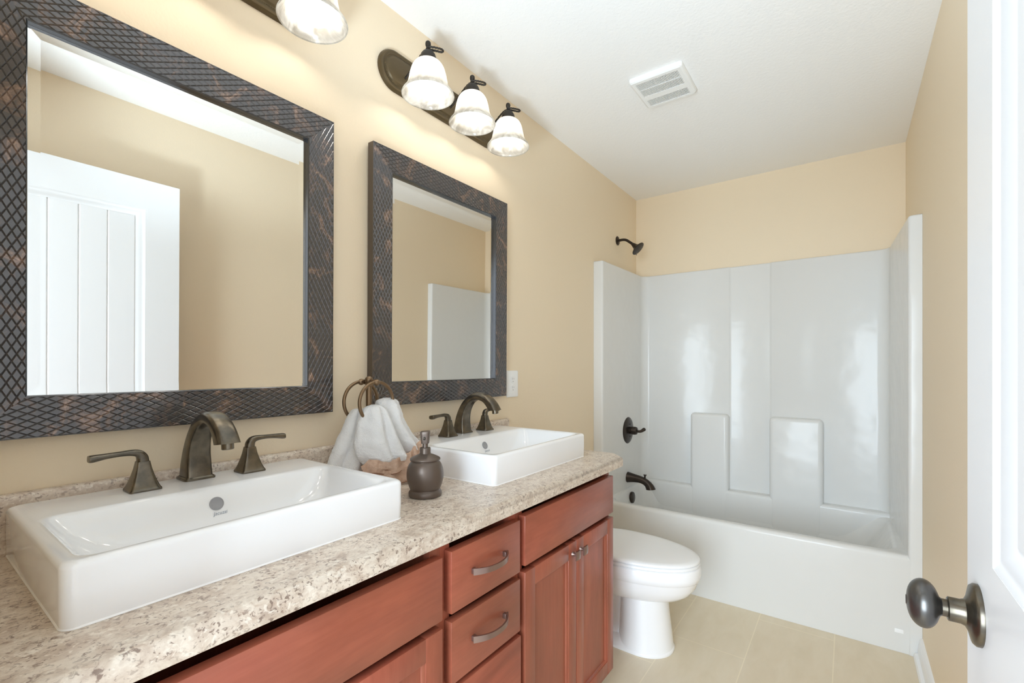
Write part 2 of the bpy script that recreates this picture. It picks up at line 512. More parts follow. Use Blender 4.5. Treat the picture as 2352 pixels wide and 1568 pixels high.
# ------------------------------------------------------------------ vanity lights
def make_light(label, yc):
    zc, hz = 2.228, 0.068
    t = thing('vanity_light', label, 'wall lamp', (0, yc, zc), 'three-shade vanity lights')
    # stadium back plate with beaded border
    def stad(half, h, x, nn=20):
        pts = []
        for s, cy in ((1, half - h), (-1, -(half - h))):
            for i in range(nn + 1):
                a = -PI / 2 + PI * i / nn
                pts.append(Vector((x, yc + cy + s * h * math.cos(a), zc + s * h * math.sin(a))))
        return pts
    bm = bmesh.new()
    half = 0.312
    loft(bm, [stad(half, hz, 0.0005), stad(half, hz, 0.008), stad(half - 0.004, hz - 0.004, 0.016), stad(half - 0.009, hz - 0.009, 0.018), stad(half - 0.013, hz - 0.013, 0.0165), stad(half - 0.022, hz - 0.022, 0.0175), stad(half - 0.026, hz - 0.026, 0.022), stad(half - 0.034, hz - 0.034, 0.024)])
    pl = mk('back_plate', bm, 'plate_bronze', t, 30)
    bm = bmesh.new()
    bd = stad(half - 0.0175, hz - 0.0175, 0.0175, 60)
    step = 0
    last = None
    for p, q in zip(bd, bd[1:] + bd[:1]):
        L = (q - p).length
        kk = max(1, int(L / 0.006))
        for i in range(kk):
            lathe(bm, [(0, -0.002), (0.002, 0), (0, 0.002)], p.lerp(q, i / kk), (1, 0, 0), 6)
    mk('beading', bm, 'plate_bronze', pl, 60)
    for dy in (-0.222, 0.0, 0.222):
        y = yc + dy + 0.009
        x = 0.135
        # twisted rope arm, rising from the plate over the cup and curling in front of the finial
        bm = bmesh.new()
        path = spline([(0.018, y, 2.212), (0.045, y, 2.226), (0.075, y, 2.246), (0.100, y, 2.263), (0.122, y, 2.2715), (0.138, y + 0.008, 2.2715), (0.150, y + 0.020, 2.2705), (0.160, y + 0.034, 2.270), (0.168, y + 0.036, 2.270), (0.171, y + 0.028, 2.2705), (0.163, y + 0.014, 2.271), (0.150, y - 0.001, 2.2715), (0.136, y - 0.008, 2.2715)], 8)
        tube(bm, path, lambda s: 0.0035 - 0.0007 * s, 12, twist=0.55, lobes=3)
        mk('rope_arm', bm, 'iron_bronze', t, 50)
        bm = bmesh.new()
        lathe(bm, [(0, 2.222), (0.026, 2.222), (0.0285, 2.225), (0.0285, 2.232), (0.0270, 2.242), (0.0235, 2.252), (0.0175, 2.260), (0.0115, 2.264), (0.0085, 2.266), (0.0080, 2.272), (0.0060, 2.275), (0.0062, 2.277), (0.0085, 2.281), (0.0094, 2.287), (0.0085, 2.293), (0.005, 2.2965), (0, 2.2975)], (x, y, 0), (0, 0, 1), 28)
        mk('socket_cup', bm, 'iron_bronze', t, 40)
        bm = bmesh.new()
        pr = spline([(0.027, 2.229), (0.040, 2.2235), (0.051, 2.210), (0.058, 2.190), (0.0625, 2.168), (0.067, 2.150), (0.075, 2.135), (0.083, 2.125), (0.086, 2.119)], 5)
        inn = [(r - 0.0035, h - 0.0015) for r, h in pr]
        full = pr + [(0.0855, 2.1165)] + inn[::-1][1:]
        lathe(bm, full, (x, y, 0), (0, 0, 1), 56, cap0=False, cap1=False)
        mk('glass_shade', bm, 'alabaster', t, 60)
        bm = bmesh.new()
        prof = [(0, 2.226), (0.013, 2.226), (0.013, 2.205), (0.016, 2.195)]
        for i in range(3, 17):
            a = PI * i / 16
            prof.append((0.027 * math.sin(a), 2.158 + 0.027 * math.cos(a) + 0.012 * max(0, math.cos(a))))
        lathe(bm, prof, (x, y, 0), (0, 0, 1), 24)
        mk('light_bulb', bm, 'bulb', t, 60)
    return t
make_light('bronze three-shade light bar above the mirror with the outlet beside it', 1.287)
make_light('bronze three-shade light bar cut off by the top edge, above the large near mirror', 0.437)

# ------------------------------------------------------------------ vanity cabinets
FF, DF = 0.524, 0.548
def front(name, parent, y0, y1, z0, z1, wd):
    bm = bmesh.new()
    box(bm, FF + 0.0006, DF, y0, y1, z0, z1, 0.0022, 2)
    return mk(name, bm, wd, parent, 40)
def shaker(parent, y0, y1, z0, z1, knob_y, st=0.050):
    bm = bmesh.new()
    box(bm, FF + 0.0006, DF, y0, y0 + st, z0, z1, 0.0018, 2); box(bm, FF + 0.0006, DF, y1 - st, y1, z0, z1, 0.0018, 2)
    box(bm, FF + 0.0006, DF - 0.0002, y0 + st - 0.002, y1 - st + 0.002, z0, z0 + st, 0.0015, 2); box(bm, FF + 0.0006, DF - 0.0002, y0 + st - 0.002, y1 - st + 0.002, z1 - st, z1, 0.0015, 2)
    # sloped sticking
    a, c, e, g = y0 + st, y1 - st, z0 + st, z1 - st
    def rc(o, x): return [Vector((x, a + o, e + o)), Vector((x, c - o, e + o)), Vector((x, c - o, g - o)), Vector((x, a + o, g - o))]
    loft(bm, [rc(-0.001, DF - 0.002), rc(0.003, DF - 0.004), rc(0.006, DF - 0.010)], False, False)
    d = mk('door', bm, 'cherry_wood_upright', parent, 40)
    bm = bmesh.new()
    box(bm, FF + 0.002, DF - 0.0098, y0 + st - 0.002, y1 - st + 0.002, z0 + st - 0.002, z1 - st + 0.002)
    mk('recessed_panel', bm, 'cherry_wood_upright', d, 0)
    bm = bmesh.new()
    kz = z1 - 0.036
    lathe(bm, [(0, 0), (0.0075, 0), (0.006, 0.003), (0.0045, 0.010), (0.005, 0.018), (0, 0.018)], (DF, knob_y, kz), (1, 0, 0), 16)
    k = bmesh.new(); bmesh.ops.create_grid(k, x_segments=6, y_segments=6, size=0.0135)
    top = []
    for v in k.verts:
        u, w = v.co.x / 0.0135, v.co.y / 0.0135
        v.co = Vector((DF + 0.0225 + 0.0022 * (1 - u * u) * (1 - w * w) - 0.0012 * abs(u * w), knob_y + v.co.x, kz + v.co.y))
    r = bmesh.ops.extrude_face_region(k, geom=k.faces[:])
    for v in [g for g in r['geom'] if isinstance(g, bmesh.types.BMVert)]: v.co.x = DF + 0.0175
    merge(bm, k)
    mk('knob', bm, 'pull_bronze', d, 35)
    return d
def pull(parent, yc, zc):
    """arched flat bar pull"""
    bm = bmesh.new()
    hw = 0.066
    rings = []
    for i in range(25):
        s = -1 + 2 * i / 24
        y = yc + hw * s
        x = DF + 0.0065 + 0.026 * (1 - abs(s) ** 2.3)
        dx = -0.026 * 2.3 * abs(s) ** 1.3 * (1 if s > 0 else -1) / hw
        nn = Vector((1, -dx, 0)).normalized()
        h = 0.0078 - 0.0014 * (1 - s * s)
        th = 0.0022
        c = Vector((x, y, zc))
        rings.append([c + nn * th + Vector((0, 0, h)), c - nn * th + Vector((0, 0, h)), c - nn * th - Vector((0, 0, h)), c + nn * th - Vector((0, 0, h))])
    loft(bm, rings)
    for s in (-1, 1):
        y = yc + s * (hw - 0.006)
        box(bm, DF - 0.001, DF + 0.010, y - 0.0055, y + 0.0055, zc - 0.0062, zc + 0.0062, 0.001)
    return mk('pull_handle', bm, 'pull_bronze', parent, 30)
def carcass(parent, y0, y1):
    bm = bmesh.new()
    p = 0.016
    box(bm, 0.003, FF, y0, y0 + p, 0.095, 0.849); box(bm, 0.003, FF, y1 - p, y1, 0.095, 0.849)
    box(bm, 0.003, 0.015, y0 + p, y1 - p, 0.095, 0.849); box(bm, 0.015, FF, y0 + p, y1 - p, 0.095, 0.111)
    box(bm, FF - 0.018, FF, y0 + p, y0 + 0.030, 0.111, 0.849); box(bm, FF - 0.018, FF, y1 - 0.030, y1 - p, 0.111, 0.849)
    box(bm, 0.003, 0.455, y0, y1, 0.0005, 0.095)
    mk('carcass', bm, 'cherry_wood_upright', parent, 0)
def sink_base(label, y0, y1, ya, yb, zt=0.8195):
    t = thing('sink_base_cabinet', label, 'cabinet', (0.26, (y0 + y1) / 2, 0), 'vanity cabinet units')
    carcass(t, y0, y1)
    front('false_drawer_front', t, ya, yb, zt - 0.1365, zt, 'cherry_wood_level')
    ym = (ya + yb) / 2 + 0.002
    shaker(t, ya, ym - 0.0012, 0.102, zt - 0.1535, ym - 0.026)
    shaker(t, ym + 0.0012, yb, 0.102, zt - 0.1535, ym + 0.026)
sink_base('cherry cabinet with two knobbed doors under the far sink, beside the toilet', 1.0245, 1.630, 1.0365, 1.6175)
sink_base('cherry sink cabinet under the near sink, cut off by the bottom edge', 0.112, 0.7350, 0.136, 0.7215, 0.8130)
t = thing('drawer_base_cabinet', 'narrow cherry drawer stack between the two sink cabinets', 'cabinet', (0.26, 0.876, 0), 'vanity cabinet units')
carcass(t, 0.7356, 1.0239)
for a, c in ((0.6765, 0.8155), (0.5195, 0.6590), (0.104, 0.5065)):
    d = front('drawer', t, 0.749, 1.0135 + (0.004 if c < 0.52 else 0), a, c, 'cherry_wood_level')
    pull(d, 0.881, (a + c) / 2 + 0.004)

# ------------------------------------------------------------------ countertop
CZ = 0.888
ct = thing('countertop', 'speckled beige laminate countertop with raised backsplash', 'countertop', (0.28, 0.87, 0.8495))
bm = bmesh.new()
poly = [(0.0005, 0.056), (0.572, 0.056), (0.572, 1.652), (0.534, 1.690), (0.0005, 1.690)]
prism(bm, poly, 'z', 0.8495, CZ)
ed = [e for e in bm.edges if all(v.co.x > 0.3 for v in e.verts) and abs(e.verts[0].co.z - e.verts[1].co.z) < 1e-6 and min(v.co.y for v in e.verts) < 1.66 and not all(v.co.y < 0.06 for v in e.verts)]
top = [e for e in ed if e.verts[0].co.z > 0.87]
bmesh.ops.bevel(bm, geom=top, offset=0.015, segments=5, profile=0.5, affect='EDGES')
bot = [e for e in bm.edges if all(v.co.x > 0.5 and v.co.z < 0.851 for v in e.verts)]
bmesh.ops.bevel(bm, geom=bot, offset=0.004, segments=2, profile=0.5, affect='EDGES')
mk('slab', bm, 'laminate', ct, 40)
bm = bmesh.new()
prof = [(0.0005, CZ - 0.001), (0.0005, 0.990)] + [(0.010 + 0.011 * math.sin(a * PI / 2 / 5), 0.979 + 0.0125 * math.cos(a * PI / 2 / 5)) for a in range(6)] + [(0.021, CZ + 0.008), (0.0225, CZ + 0.003), (0.027, CZ + 0.0002), (0.027, CZ - 0.001)]
prism(bm, prof, 'y', 0.056, 1.681)
mk('backsplash', bm, 'laminate', ct, 50)

# ------------------------------------------------------------------ sinks
def make_sink(label, y0):
    SX0, SX1, y1, ST = 0.030, 0.4555, y0 + 0.556, 0.974
    t = thing('vessel_sink', label, 'sink', ((SX0 + SX1) / 2, (y0 + y1) / 2, CZ), 'rectangular white sinks')
    bm = bmesh.new()
    R = 0.016
    rings = [rrect(SX0 + 0.0015, SX1 - 0.0015, y0 + 0.0015, y1 - 0.0015, R, CZ + 0.0002), rrect(SX0 + 0.0008, SX1 - 0.0008, y0 + 0.0008, y1 - 0.0008, R, CZ + 0.005)]
    rings += [rrect(SX0, SX1, y0, y1, R, CZ + 0.03), rrect(SX0, SX1, y0, y1, R, ST - 0.009)]
    for i in range(1, 6):
        a = PI / 2 * i / 5
        o = 0.009 * (1 - math.cos(a))
        rings.append(rrect(SX0 + o, SX1 - o, y0 + o, y1 - o, R, ST - 0.009 + 0.009 * math.sin(a)))
    # bowl opening, set forward of the tap deck; back wall slopes, ends slope more
    bx0, bx1, by0, by1 = 0.176, SX1 - 0.021, y0 + 0.022, y1 - 0.022
    def br_(o, z, r, ob=None, oe=None, of=None):
        ob = o if ob is None else ob; oe = o if oe is None else oe; of = o if of is None else of
        return rrect(bx0 + ob, bx1 - of, by0 + oe, by1 - oe, r, z)
    rings += [br_(-0.007, ST, 0.030), br_(-0.002, ST - 0.0012, 0.028), br_(0.003, ST - 0.006, 0.028)]
    rings += [br_(0, ST - 0.030, 0.040, 0.012, 0.016, 0.008), br_(0, ST - 0.055, 0.055, 0.022, 0.036, 0.016), br_(0, ST - 0.075, 0.07, 0.034, 0.062, 0.028), br_(0, ST - 0.088, 0.08, 0.056, 0.10, 0.050), br_(0, ST - 0.093, 0.075, 0.085, 0.16, 0.080), br_(0, ST - 0.095, 0.02, 0.118, 0.25, 0.110)]
    loft(bm, rings)
    mk('basin', bm, 'white_porcelain', t, 60)
    yc = (y0 + y1) / 2
    # overflow on the back wall of the bowl
    nrm = Vector((0.93, 0, 0.37)).normalized()
    p = Vector((0.1912, yc + 0.004, 0.9395))
    bm = bmesh.new()
    lathe(bm, [(0.0135, -0.004), (0.0135, 0.0004), (0.0126, 0.0010), (0.0118, 0.0002), (0.0108, -0.0006), (0, -0.0012)], p, nrm, 28, cap0=False)
    mk('overflow_hole', bm, 'chrome_grey', t, 50)
    bm = bmesh.new()
    dr = (0.31, yc, ST - 0.0949)
    lathe(bm, [(0.0, 0.0), (0.030, 0.0), (0.029, 0.002), (0.022, 0.0025), (0.020, 0.001), (0.019, 0.004), (0, 0.006)], dr, (0, 0, 1), 28)
    mk('drain', bm, 'bronze', t, 40)
    bm = bmesh.new()
    rr = [rrect(SX0 + 0.0008 - o, SX1 - 0.0008 + o, y0 + 0.0008 - o, y1 - 0.0008 + o, R + 0.002, z) for o, z in ((-0.001, CZ + 0.004), (0.0, CZ + 0.0022), (0.0012, CZ + 0.0003))]
    loft(bm, rr, False, False)
    mk('caulk_bead', bm, 'silicone', t, 60)
    # printed wordmark below the overflow
    fc = bpy.data.curves.new('wordmark', 'FONT')
    fc.body = 'Jacuzzi'; fc.size = 0.0098; fc.align_x = 'CENTER'; fc.align_y = 'CENTER'; fc.shear = 0.18; fc.extrude = 0.0
    fo = bpy.data.objects.new('wordmark_source', fc)
    COL.objects.link(fo)
    bpy.context.view_layer.update()
    me = bpy.data.meshes.new_from_object(fo.evaluated_get(bpy.context.evaluated_depsgraph_get()))
    bpy.data.objects.remove(fo)
    zx = Vector((0, 1, 0)); zn = nrm; zy = zn.cross(zx)
    mtx = Matrix((( zx.x, zy.x, zn.x, 0), (zx.y, zy.y, zn.y, 0), (zx.z, zy.z, zn.z, 0), (0, 0, 0, 1)))
    me.transform(Matrix.Translation(Vector((0.1986, yc + 0.008, 0.9205)) + nrm * 0.0008) @ mtx)
    bm = bmesh.new(); bm.from_mesh(me); bpy.data.meshes.remove(me)
    mk('wordmark', bm, 'grey_print', t, 0)
    return t
make_sink('white rectangular sink closest to the left edge with grey overflow hole', 0.138)
make_sink('white rectangular sink beside the soap dispenser, toward the toilet end', 1.019)

# ------------------------------------------------------------------ widespread taps
def sq(hx, hy, p, k=20, e=5.0):
    """superellipse ring in local axes"""
    out = []
    for i in range(k):
        a = 2 * PI * (i + 0.5) / k
        c, s = math.cos(a), math.sin(a)
        out.append((math.copysign(abs(c) ** (2 / e), c) * hx, math.copysign(abs(s) ** (2 / e), s) * hy))
    return out
def make_faucet(label, yc):
    Z = 0.9742
    t = thing('widespread_faucet', label, 'faucet', (0.07, yc, Z), 'bronze bathroom faucets')
    bm = bmesh.new()
    # plinth
    for z0, hx, z1, hx1 in ((Z, 0.031, Z + 0.004, 0.031), (Z + 0.004, 0.0295, Z + 0.007, 0.0275)):
        loft(bm, [[Vector((0.066 + a, yc + c, z0)) for a, c in sq(hx, hx, 0, 32, 7)], [Vector((0.066 + a, yc + c, z1)) for a, c in sq(hx1, hx1, 0, 32, 7)]])
    path = spline([(0.066, Z + 0.004, 0.0265, 0.0265, 7.0), (0.0665, Z + 0.030, 0.0235, 0.0255, 6.0), (0.072, Z + 0.065, 0.0195, 0.0235, 5.0), (0.087, Z + 0.100, 0.0165, 0.0215, 4.0), (0.113, Z + 0.128, 0.0145, 0.0205, 3.2), (0.147, Z + 0.1405, 0.0140, 0.0200, 3.0), (0.182, Z + 0.1335, 0.0148, 0.0205, 3.0), (0.208, Z + 0.1135, 0.0165, 0.0215, 3.2), (0.2235, Z + 0.092, 0.0185, 0.0225, 3.5)], 7)
    rings = []
    for i, (x, z, hn, hy, e) in enumerate(path):
        a, c = path[max(i - 1, 0)], path[min(i + 1, len(path) - 1)]
        tn = Vector((c[0] - a[0], 0, c[1] - a[1])).normalized()
        if i > len(path) - 9:      # mouth is cut level
            w = (i - (len(path) - 9)) / 8
            tn = tn.lerp(Vector((0.12, 0, -1)), w).normalized()
        nn = Vector((-tn.z, 0, tn.x))
        rings.append([Vector((x, yc, z)) - nn * u + Vector((0, v, 0)) for u, v in sq(hn, hy, 0, 32, e)])
    loft(bm, rings)
    sp = mk('spout', bm, 'bronze', t, 28)
    bm = bmesh.new()
    end = Vector((0.2245, yc, Z + 0.092))
    lathe(bm, [(0, 0.002), (0.0115, 0.002), (0.0115, -0.0105), (0.0095, -0.012), (0.009, -0.010), (0, -0.010)], end, (-0.10, 0, 1), 24)
    mk('aerator', bm, 'bronze', sp, 40)
    for s in (-1, 1):
        y = yc + s * 0.1045
        x = 0.091
        bm = bmesh.new()
        prof = [(0.0272, 0), (0.0272, 0.003), (0.0262, 0.0045), (0.0245, 0.007), (0.0205, 0.017), (0.0165, 0.030), (0.0132, 0.043), (0.0112, 0.054), (0.0106, 0.058)]
        loft(bm, [[Vector((x + a, y + c, Z + h)) for a, c in sq(r, r, 0, 28, 9)] for r, h in prof])
        hd = mk('handle', bm, 'bronze', t, 28)
        bm = bmesh.new()
        path = spline([(0.0, 0.058, 0.0100, 0.0100), (0.001, 0.066, 0.0095, 0.0098), (0.006, 0.0735, 0.0078, 0.0096), (0.016, 0.0770, 0.0062, 0.0094), (0.035, 0.0775, 0.0048, 0.0092), (0.058, 0.0765, 0.0052, 0.0098), (0.078, 0.0745, 0.0068, 0.0106), (0.0835, 0.0745, 0.0062, 0.0100)], 6)
        rings = []
        for i, (u, h, hn, hw) in enumerate(path):
            a, c = path[max(i - 1, 0)], path[min(i + 1, len(path) - 1)]
            tn = Vector((0, s * (c[0] - a[0]), c[1] - a[1])).normalized()
            nn = Vector((1, 0, 0)).cross(tn)
            rings.append([Vector((x, y + s * u, Z + h)) + nn * p + Vector((q, 0, 0)) for p, q in sq(hn, hw, 0, 20, 3.2)])
        loft(bm, rings)
        mk('lever', bm, 'bronze', hd, 40)
    return t
make_faucet('bronze faucet with two levers on the near sink', 0.427)
make_faucet('bronze faucet with two levers on the sink below the outlet', 1.318)

# ------------------------------------------------------------------ soap dispenser
sd = thing('soap_dispenser', 'brown bronze soap pump bottle standing between the two sinks', 'soap dispenser', (0.362, 0.846, CZ))
o = (0.362, 0.846, CZ + 0.0003)
bm = bmesh.new()
prof = spline([(0.040, 0.0), (0.0425, 0.003), (0.0428, 0.010), (0.0405, 0.0145), (0.038, 0.017), (0.0385, 0.0195), (0.0395, 0.021), (0.043, 0.030), (0.0468, 0.044), (0.0478, 0.057), (0.0462, 0.070), (0.0415, 0.083), (0.0365, 0.0895), (0.0362, 0.0915), (0.0388, 0.0935), (0.0392, 0.0965), (0.0365, 0.0995), (0.026, 0.1045), (0.0165, 0.1085), (0.0145, 0.1095)], 3)
lathe(bm, [(0, 0)] + list(prof) + [(0, 0.1095)], o, (0, 0, 1), 48)
bd = mk('bottle', bm, 'dispenser_bronze', sd, 50)
bm = bmesh.new()
lathe(bm, [(0.0142, 0.109), (0.0148, 0.111), (0.0142, 0.1125), (0.0142, 0.124), (0.0132, 0.1255), (0.0075, 0.1258), (0.0072, 0.128), (0.0072, 0.140), (0, 0.140)], o, (0, 0, 1), 28, cap0=False)
mk('collar', bm, 'dispenser_bronze', sd, 40)
bm = bmesh.new()
hx = Vector(o)
R_ = Matrix.Rotation(math.radians(38), 3, 'Z')
rings = []
for h, r in ((0.136, 0.0085), (0.1365, 0.0100), (0.145, 0.0112), (0.160, 0.0122), (0.1655, 0.0126), (0.1675, 0.0118), (0.168, 0.010)):
    tilt = 0.06
    rings.append([hx + R_ @ Vector((a, c, h + tilt * a * (1 if h > 0.15 else 0))) for a, c in sq(r, r, 0, 28, 4)])
loft(bm, rings)
mk('pump_head', bm, 'dispenser_bronze', sd, 30)
bm = bmesh.new()
d = R_ @ Vector((0, -1, 0))
tube(bm, [hx + d * 0.009 + Vector((0, 0, 0.1535)), hx + d * 0.013 + Vector((0, 0, 0.152)), hx + d * 0.0155 + Vector((0, 0, 0.1475))], 0.0024, 12)
mk('nozzle', bm, 'dark_bronze', sd, 40)

# ------------------------------------------------------------------ towel ring stand and towel
RX, RY = 0.125, 0.848
rs = thing('towel_ring_stand', 'bronze countertop stand with two towel rings', 'towel holder', (RX, RY, CZ))
bm = bmesh.new()
lathe(bm, [(0, 0.0003), (0.055, 0.0003), (0.056, 0.004), (0.050, 0.008), (0.020, 0.012), (0.010, 0.020), (0.0085, 0.024), (0.0085, 0.282), (0.0105, 0.284), (0.0105, 0.288), (0.008, 0.290), (0.0115, 0.296), (0.0105, 0.303), (0.005, 0.308), (0, 0.309)], (RX, RY, CZ), (0, 0, 1), 28)
mk('post', bm, 'ring_bronze', rs, 40)
KZ, KD, RR = CZ + 0.292, 0.036, 0.058
bm = bmesh.new()
tube(bm, [(RX - KD - 0.006, RY, KZ), (RX, RY, KZ), (RX + KD + 0.006, RY, KZ)], 0.0045, 14)
for s in (-1, 1):
    lathe(bm, [(0, -0.0095), (0.0055, -0.0085), (0.0088, -0.004), (0.0095, 0), (0.0088, 0.004), (0.0055, 0.0085), (0, 0.0095)], (RX + s * KD, RY, KZ - 0.001), (0, 1, 0), 20)
    lathe(bm, [(0, -0.004), (0.0075, -0.003), (0.0075, 0.003), (0, 0.004)], (RX + s * 0.018, RY, KZ), (1, 0, 0), 20)
mk('crossbar', bm, 'ring_bronze', rs, 40)
for s in (-1, 1):
    bm = bmesh.new()
    tube(bm, [(RX + s * KD, RY + RR * math.sin(2 * PI * i / 56), KZ - RR + RR * math.cos(2 * PI * i / 56)) for i in range(56)], 0.0049, 12, closed=True)
    mk('towel_ring', bm, 'ring_bronze', rs, 60)

def nz3(p, s): return noise.noise(Vector(p) * s)
tw = thing('hand_towel', 'white terry hand towel with tan ruffled hem draped through the towel rings', 'towel', (0.13, 0.87, CZ))
def drape(bm, keys, ripple, lobes, ph, folds=(), nseg=120, per=14):
    """keys: (z, y0, y1, xc, half depth); a gathered bundle of cloth widening downwards.
    folds: (u at top, u at foot, depth, width) ridges (+) and creases (-) down the front"""
    K = spline(keys, per)
    rings = []
    for i, (z, y0, y1, xc, hd) in enumerate(K):
        s = i / (len(K) - 1)
        ring = []
        for j in range(nseg):
            a = 2 * PI * j / nseg
            amp = ripple * (0.25 + 0.75 * s)
            rp = 1 + amp * math.sin(lobes * a + ph + 1.1 * s) + 0.5 * amp * math.sin((lobes * 2 - 1) * a + 2 * ph)
            y = (y0 + y1) / 2 + (y1 - y0) / 2 * math.cos(a) * (1 + 0.12 * (rp - 1))
            x = xc + hd * math.sin(a) * rp
            if a <= PI:
                u = (1 + math.cos(a)) / 2
                for u0, u1, d, w in folds:
                    uc = u0 + (u1 - u0) * s
                    x += d * math.exp(-((u - uc) / w) ** 2) * min(1, 3.5 * s) * math.sin(a) ** 0.5
            p = Vector((x, y, z))
            f = 0.004 * nz3(p, 38) + 0.0018 * nz3(p, 170)
            p += Vector((math.sin(a), math.cos(a), 0)) * f
            p.z += 0.006 * nz3(p, 22) * s
            ring.append(p)
        rings.append(ring)
    loft(bm, rings)
bm = bmesh.new()
# rear panel, hanging from the ring next to the wall
drape(bm, [(1.104, 0.806, 0.822, 0.118, 0.010), (1.098, 0.798, 0.848, 0.115, 0.020), (1.070, 0.782, 0.868, 0.112, 0.030), (1.02, 0.760, 0.880, 0.108, 0.036), (0.97, 0.738, 0.885, 0.103, 0.038), (0.925, 0.720, 0.880, 0.100, 0.038), (0.8905, 0.712, 0.87, 0.098, 0.036)], 0.14, 4, 0.4, [(0.30, 0.22, -0.010, 0.07), (0.45, 0.40, 0.008, 0.10)])
# front panel, gathered at the nearer ring and flaring to the hem
drape(bm, [(1.116, 0.832, 0.850, 0.158, 0.008), (1.106, 0.810, 0.880, 0.158, 0.024), (1.070, 0.790, 0.904, 0.158, 0.036), (1.02, 0.778, 0.934, 0.160, 0.044), (0.985, 0.780, 0.956, 0.163, 0.048), (0.965, 0.790, 0.968, 0.166, 0.048), (0.953, 0.802, 0.965, 0.166, 0.045)], 0.06, 4, 1.3, [(0.10, 0.02, -0.012, 0.08), (0.34, 0.24, 0.012, 0.15), (0.52, 0.44, -0.009, 0.06), (0.66, 0.60, 0.012, 0.09), (0.90, 0.82, -0.024, 0.07)])
# bunched loop pushed up beside the post, running down to the right
drape(bm, [(1.131, 0.890, 0.912, 0.140, 0.012), (1.122, 0.870, 0.934, 0.140, 0.026), (1.095, 0.862, 0.946, 0.142, 0.034), (1.06, 0.866, 0.958, 0.146, 0.036), (1.02, 0.884, 0.984, 0.150, 0.038), (0.990, 0.900, 1.008, 0.155, 0.036), (0.972, 0.912, 1.016, 0.158, 0.032)], 0.08, 3, 2.2, [(0.22, 0.10, -0.014, 0.10), (0.55, 0.50, 0.010, 0.14), (0.80, 0.78, -0.008, 0.07)])
mk('terry_cloth', bm, 'terry', tw, 80)
# ruffled tan hem below the front panel
bm = bmesh.new()
sm = bmesh.new()
NS, NT = 120, 12
hem = spline([(0.196, 0.768, 0.952), (0.210, 0.796, 0.966), (0.218, 0.842, 0.956), (0.219, 0.885, 0.961), (0.212, 0.930, 0.973), (0.199, 0.968, 0.987), (0.188, 0.988, 0.994)], 20)
for lay, (z_off, w, ox) in enumerate(((0.006, 0.036, 0.0), (-0.022, 0.044, 0.006))):
    rows = []
    for it in range(NT + 1):
        tt = it / NT
        row = []
        for i, (x, y, z) in enumerate(hem):
            s = i / (len(hem) - 1)
            ruf = 0.0055 * math.sin(s * 34 + lay * 1.7 + 0.9 * math.sin(s * 9) + 0.5 * tt) * (0.25 + tt) + 0.0035 * nz3((x, y, tt * 0.08 + lay), 30)
            p = Vector((x + ox + ruf + 0.010 * tt, y + 0.004 * math.sin(s * 21 + tt * 2), z + z_off - w * tt + 0.005 * nz3((y * 2, tt * 0.3, lay), 22)))
            p.z = max(p.z, CZ + 0.002)
            row.append(p)
        rows.append(row)
    loft(bm, rows, closed=False)
    tube(sm, [p + Vector((0.0012, 0, 0)) for p in rows[-1]], 0.0011, 6)
bmesh.ops.solidify(bm, geom=bm.faces[:], thickness=0.0012)
hm = mk('ruffled_hem', bm, 'fabric', tw, 80)
mk('hem_seam', sm, 'tan_seam', hm, 60)

# ------------------------------------------------------------------ outlet
t = thing('wall_outlet', 'white duplex outlet plate beside the far mirror', 'outlet', (0, 1.730, 1.145))
bm = bmesh.new()
rings = [[Vector((x, 1.730 + a, 1.145 + c)) for a, c in [(p.x, p.y) for p in rrect(-0.043 + o, 0.043 - o, -0.061 + o, 0.061 - o, 0.004, 0)]] for o, x in ((0, 0.0004), (0, 0.003), (0.002, 0.0055), (0.006, 0.0064))]
loft(bm, rings)
mk('cover_plate', bm, 'white_plastic', t, 30)
for dz in (0.0195, -0.0195):
    bm = bmesh.new()
    pts = []
    for i in range(28):
        a = 2 * PI * i / 28
        pts.append((max(-0.0135, min(0.0135, 0.0172 * math.cos(a))), 0.0172 * math.sin(a)))
    loft(bm, [[Vector((0.006, 1.730 + a, 1.145 + dz + c)) for a, c in pts], [Vector((0.0076, 1.730 + a * 0.96, 1.145 + dz + c * 0.96)) for a, c in pts]])
    rc = mk('receptacle', bm, 'white_plastic', t, 30)
    bm = bmesh.new()
    for dy, h in ((-0.006, 0.0045), (0.006, 0.0035)):
        box(bm, 0.0070, 0.0078, 1.730 + dy - 0.0007, 1.730 + dy + 0.0007, 1.145 + dz + 0.004 - h, 1.145 + dz + 0.004 + h)
    lathe(bm, [(0, 0.0070), (0.0022, 0.0070), (0.0022, 0.0078), (0, 0.0078)], (0, 1.730, 1.145 + dz - 0.0085), (1, 0, 0), 12)
    mk('slots', bm, 'slot_shadow', rc, 0)

# ------------------------------------------------------------------ ceiling fan grille
t = thing('exhaust_fan_cover', 'white slotted exhaust fan cover on the ceiling', 'vent', (0.611, 2.0, RH))
x0, x1, y0, y1 = 0.500, 0.722, 1.880, 2.120
zb = RH - 0.020
groups = ((1.905, 2.012), (2.045, 2.098))
bm = bmesh.new()
def ring2(o, z): return rrect(x0 + o, x1 - o, y0 + o, y1 - o, 0.014, z)
loft(bm, [ring2(0, RH - 0.0005), ring2(0, RH - 0.010), ring2(0.003, RH - 0.016), ring2(0.010, zb)], False, False)
gx0, gx1 = 0.524, 0.698
